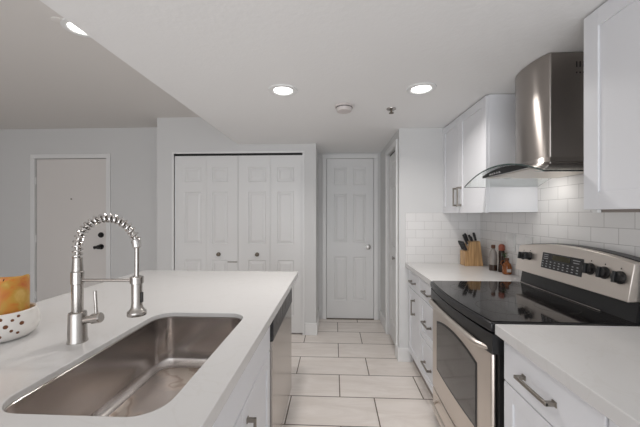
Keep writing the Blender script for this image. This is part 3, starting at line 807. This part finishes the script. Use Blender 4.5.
# ------------------------------------------------------------ knife block and knives
kb = thing('knife_block', (1.19, 2.68, CT), 'light wooden knife block with a stepped slanted top, on the far right counter', 'knife block')
prof = [(1.118, 0.9055), (1.272, 0.9055), (1.245, 1.118), (1.165, 1.112), (1.148, 1.030), (1.118, 1.030)]
part('block', MB().prism(prof, 'y', 2.650, 2.755), WOOD, kb, bevel=0.003)
def knife(x, y, z, tip, ln_, wdt, label):
    d_ = Vector(tip).normalized(); p = Vector((x, y, z))
    t = thing('kitchen_knife', (x, y, z), label, 'knife', 'knives in the wooden block')
    q = d_.to_track_quat('Z', 'Y').to_matrix().to_4x4(); q.translation = p
    m = MB(q); h = wdt/2
    m.loft([[(-h*0.8, -0.008, 0.004), (h*0.8, -0.008, 0.004), (h*0.8, 0.008, 0.004), (-h*0.8, 0.008, 0.004)],
            [(-h*0.7, -0.008, ln_*0.35), (h*0.8, -0.008, ln_*0.35), (h*0.8, 0.008, ln_*0.35), (-h*0.7, 0.008, ln_*0.35)],
            [(-h, -0.009, ln_*0.75), (h, -0.009, ln_*0.75), (h, 0.009, ln_*0.75), (-h, 0.009, ln_*0.75)],
            [(-h*0.9, -0.007, ln_), (h*0.4, -0.007, ln_), (h*0.4, 0.007, ln_), (-h*0.9, 0.007, ln_)]])
    part('handle', m, HANDLEB, t, bevel=0.002)
    b = MB(q); b.box((-h*0.7, -0.001, -0.012), (h*0.7, 0.001, 0.005)); part('blade', b, CHROME, t)
    r = MB(q)
    for k in (0.3, 0.55, 0.8): r.lathe([(0.0022, -0.0092), (0.0022, 0.0092)], q.inverted() @ (q @ Vector((0, 0, ln_*k))), 8, (0, 1, 0))
    part('rivets', r, CHROME, t)
knife(1.224, 2.685, 1.117, (-0.28, 0, 1), 0.075, 0.019, 'tall black handled knife at the right end of the knife block')
knife(1.201, 2.725, 1.115, (-0.36, 0, 1), 0.055, 0.018, 'black handled knife at the back, second from the right end of the block')
knife(1.189, 2.675, 1.114, (-0.38, 0, 1), 0.045, 0.017, 'short black handled knife in the middle of the knife block')
knife(1.174, 2.720, 1.112, (-0.42, 0, 1), 0.075, 0.018, 'black handled knife left of the middle, leaning out from the block')
for i, (x, y) in enumerate(((1.141, 2.664), (1.141, 2.692), (1.141, 2.718), (1.141, 2.742))):
    knife(x-0.004, y, 1.037, (-0.46, 0, 1), 0.085, 0.016, ('front', 'second', 'third', 'rearmost')[i] + ' black steak knife in the lower step of the knife block')
knife(1.154, 2.685, 1.085, (-0.44, 0, 1), 0.095, 0.020, 'large black handled knife at the left top edge of the knife block')

# bottles by the wall
t = thing('oil_bottle', (1.245, 2.44, CT), 'slim smoky glass bottle with a brown stopper, left of the pepper mill', 'bottle')
part('glass', MB().lathe([(0.026, 0), (0.028, 0.004), (0.028, 0.125), (0.024, 0.150), (0.012, 0.168), (0.011, 0.178)], (1.245, 2.44, CT), 24), CLEARB, t, smooth=True)
part('stopper', MB().lathe([(0.013, 0.176), (0.015, 0.180), (0.015, 0.200), (0.011, 0.204)], (1.245, 2.44, CT), 20), CORK, t, smooth=True)
part('dark_content', MB().lathe([(0.0292, 0.006), (0.0292, 0.05)], (1.2445, 2.4395, CT), 24), DARKBOT, t, smooth=True)
t = thing('pepper_mill', (1.288, 2.40, CT), 'tall dark pepper mill with a copper coloured cap', 'pepper mill')
part('body', MB().lathe([(0.022, 0), (0.024, 0.004), (0.022, 0.05), (0.019, 0.085), (0.022, 0.12), (0.021, 0.155), (0.017, 0.165)], (1.288, 2.40, CT), 24), DARKBOT, t, smooth=True)
part('cap', MB().lathe([(0.018, 0.164), (0.022, 0.170), (0.022, 0.198), (0.016, 0.210), (0.006, 0.214)], (1.288, 2.40, CT), 24), COPPER, t, smooth=True)
t = thing('syrup_jug', (1.278, 2.31, CT), 'squat amber glass jug with a white label in front of the pepper mill', 'jug')
part('glass', MB().lathe([(0.026, 0), (0.031, 0.004), (0.032, 0.055), (0.026, 0.078), (0.012, 0.092), (0.012, 0.106)], (1.278, 2.31, CT), 24), AMBER, t, smooth=True)
part('cap', MB().lathe([(0.014, 0.105), (0.014, 0.118), (0.010, 0.120)], (1.278, 2.31, CT), 20), CORK, t, smooth=True)
part('jug_handle', MB().tube([(1.268-0.008+0.03*0, 2.31, CT+0.10), (1.240, 2.31, CT+0.098), (1.232, 2.31, CT+0.078), (1.250, 2.31, CT+0.062)], 0.0035, 8), AMBER, t, smooth=True)
part('label', MB().box((1.262, 2.277, CT+0.02), (1.290, 2.2785, CT+0.042)), LABELW, t)
sp = MB()
import random
rnd = random.Random(4)
for k in range(14):
    a = rnd.uniform(0, 2*PI); r = rnd.uniform(0.006, 0.024); z = CT+0.118+rnd.uniform(0, 0.035)
    c = Vector((1.272+r*math.cos(a), 2.335+r*math.sin(a)*0.5, z)); u = Vector((math.cos(a), math.sin(a), rnd.uniform(-.2, .5)))*0.011; s_ = Vector((-math.sin(a), math.cos(a), 0))*0.005
    top = [sp.v(c-u), sp.v(c+s_), sp.v(c+u), sp.v(c-s_)]; bot = [sp.v(v_.co-Vector((0, 0, 0.0012))) for v_ in top]
    sp.face(top); sp.face(bot[::-1])
    for i in range(4): sp.face([top[i], bot[i], bot[(i+1) % 4], top[(i+1) % 4]])
sp.tube([(1.278, 2.318, CT+0.118), (1.275, 2.33, CT+0.135), (1.272, 2.335, CT+0.152)], 0.002, 6)
tag(part('herb_sprig', sp, GREEN), 'small dark green sprig sticking up over the amber jug', 'herb sprig')

# wall outlet plate
t = thing('wall_switch', (XR-0.009, 2.335, 1.07), 'white switch plate on the tiled right wall above the bottles', 'switch')
part('plate', MB().box((XR-0.015, 2.275, 1.072), (XR-0.0082, 2.397, 1.200)), PLATE, t, bevel=0.002)
for y in (2.305, 2.367):
    part('rocker', MB().box((XR-0.019, y-0.017, 1.102), (XR-0.015, y+0.017, 1.170)), PLATE, t, bevel=0.001)
t = thing('wall_outlet', (XR-0.009, 2.12, 1.07), 'white outlet plate on the right wall, half hidden behind the range control panel', 'outlet')
part('plate', MB().box((XR-0.015, 2.085, 1.072), (XR-0.0082, 2.160, 1.195)), PLATE, t, bevel=0.002)
part('socket', MB().box((XR-0.018, 2.105, 1.10), (XR-0.015, 2.140, 1.167)), PLATE, t, bevel=0.001)

# ------------------------------------------------------------ ceiling fittings
def downlight(x, y, zc, power, label, col=(1.0, 0.96, 0.925)):
    t = thing('ceiling_light', (x, y, zc), label, 'ceiling light', 'recessed round ceiling lights')
    m = MB(); seg = 48
    prof = [(0.092, 0), (0.090, -0.006), (0.066, -0.008), (0.057, -0.0015)]
    R = [[m.v((x+r*math.cos(2*PI*k/seg), y+r*math.sin(2*PI*k/seg), zc+z)) for k in range(seg)] for r, z in prof]
    for i in range(3):
        for k in range(seg): m.face([R[i][k], R[i][(k+1) % seg], R[i+1][(k+1) % seg], R[i+1][k]])
    for k in range(seg): m.face([R[3][k], R[3][(k+1) % seg], R[0][(k+1) % seg], R[0][k]])
    part('trim_ring', m, TRIMW, t, smooth=True)
    part('lens', MB().lathe([(0.058, -0.0018), (0.055, -0.004)], (x, y, zc), 40), LAMPD, t)
    l = area('ceiling_lamp', (x, y, zc-0.02), (0, 0, 0), 0.13, 0.13, power, col, 'DISK', math.radians(150))
    return t
downlight(-0.323, 1.915, LOW, 4.8, 'round recessed ceiling light on the left of the smoke detector')
downlight(0.545, 1.930, LOW, 4.8, 'round recessed ceiling light on the right, towards the range hood')
downlight(-1.500, 1.730, HIGH, 4, 'recessed light in the higher ceiling, half hidden by the ceiling edge')
sd = thing('smoke_detector', (0.073, 2.21, LOW), 'round pale smoke detector on the ceiling between the two recessed lights', 'smoke detector')
part('mount', MB().lathe([(0.066, 0), (0.066, -0.012), (0.060, -0.014)], (0.073, 2.21, LOW), 40), DETECT, sd, smooth=True)
part('cover', MB().lathe([(0.060, -0.013), (0.058, -0.022), (0.052, -0.042), (0.030, -0.046)], (0.073, 2.21, LOW), 40), DETECT, sd, smooth=True)
part('vent_gap', MB().lathe([(0.0605, -0.0155), (0.0605, -0.0195)], (0.073, 2.21, LOW), 40), DARKGAP, sd)
fs = thing('fire_sprinkler', (0.427, 2.29, LOW), 'small dark fire sprinkler head hanging from the ceiling', 'sprinkler')
part('escutcheon', MB().lathe([(0.036, 0), (0.034, -0.005), (0.018, -0.009)], (0.427, 2.29, LOW), 28), NICKEL, fs, smooth=True)
part('sprinkler_head', MB().lathe([(0.009, -0.008), (0.007, -0.028), (0.018, -0.031), (0.018, -0.034)], (0.427, 2.29, LOW), 20), BRASS, fs, smooth=True)
t = tag(part('sprinkler_cover', MB().lathe([(0.036, 0), (0.036, -0.004), (0.030, -0.006)], (-1.565, 1.66, HIGH), 28), CEIL_HI, smooth=True), 'flat round sprinkler cover on the higher ceiling beside its light', 'sprinkler cover')

# hood lamp light on the tiles
area('hood_lamp_glow', (1.17, HC+0.15, zb-0.012), (math.radians(12), math.radians(-22), 0), 0.04, 0.04, 0.30, (1.0, 0.97, 0.93), 'DISK')
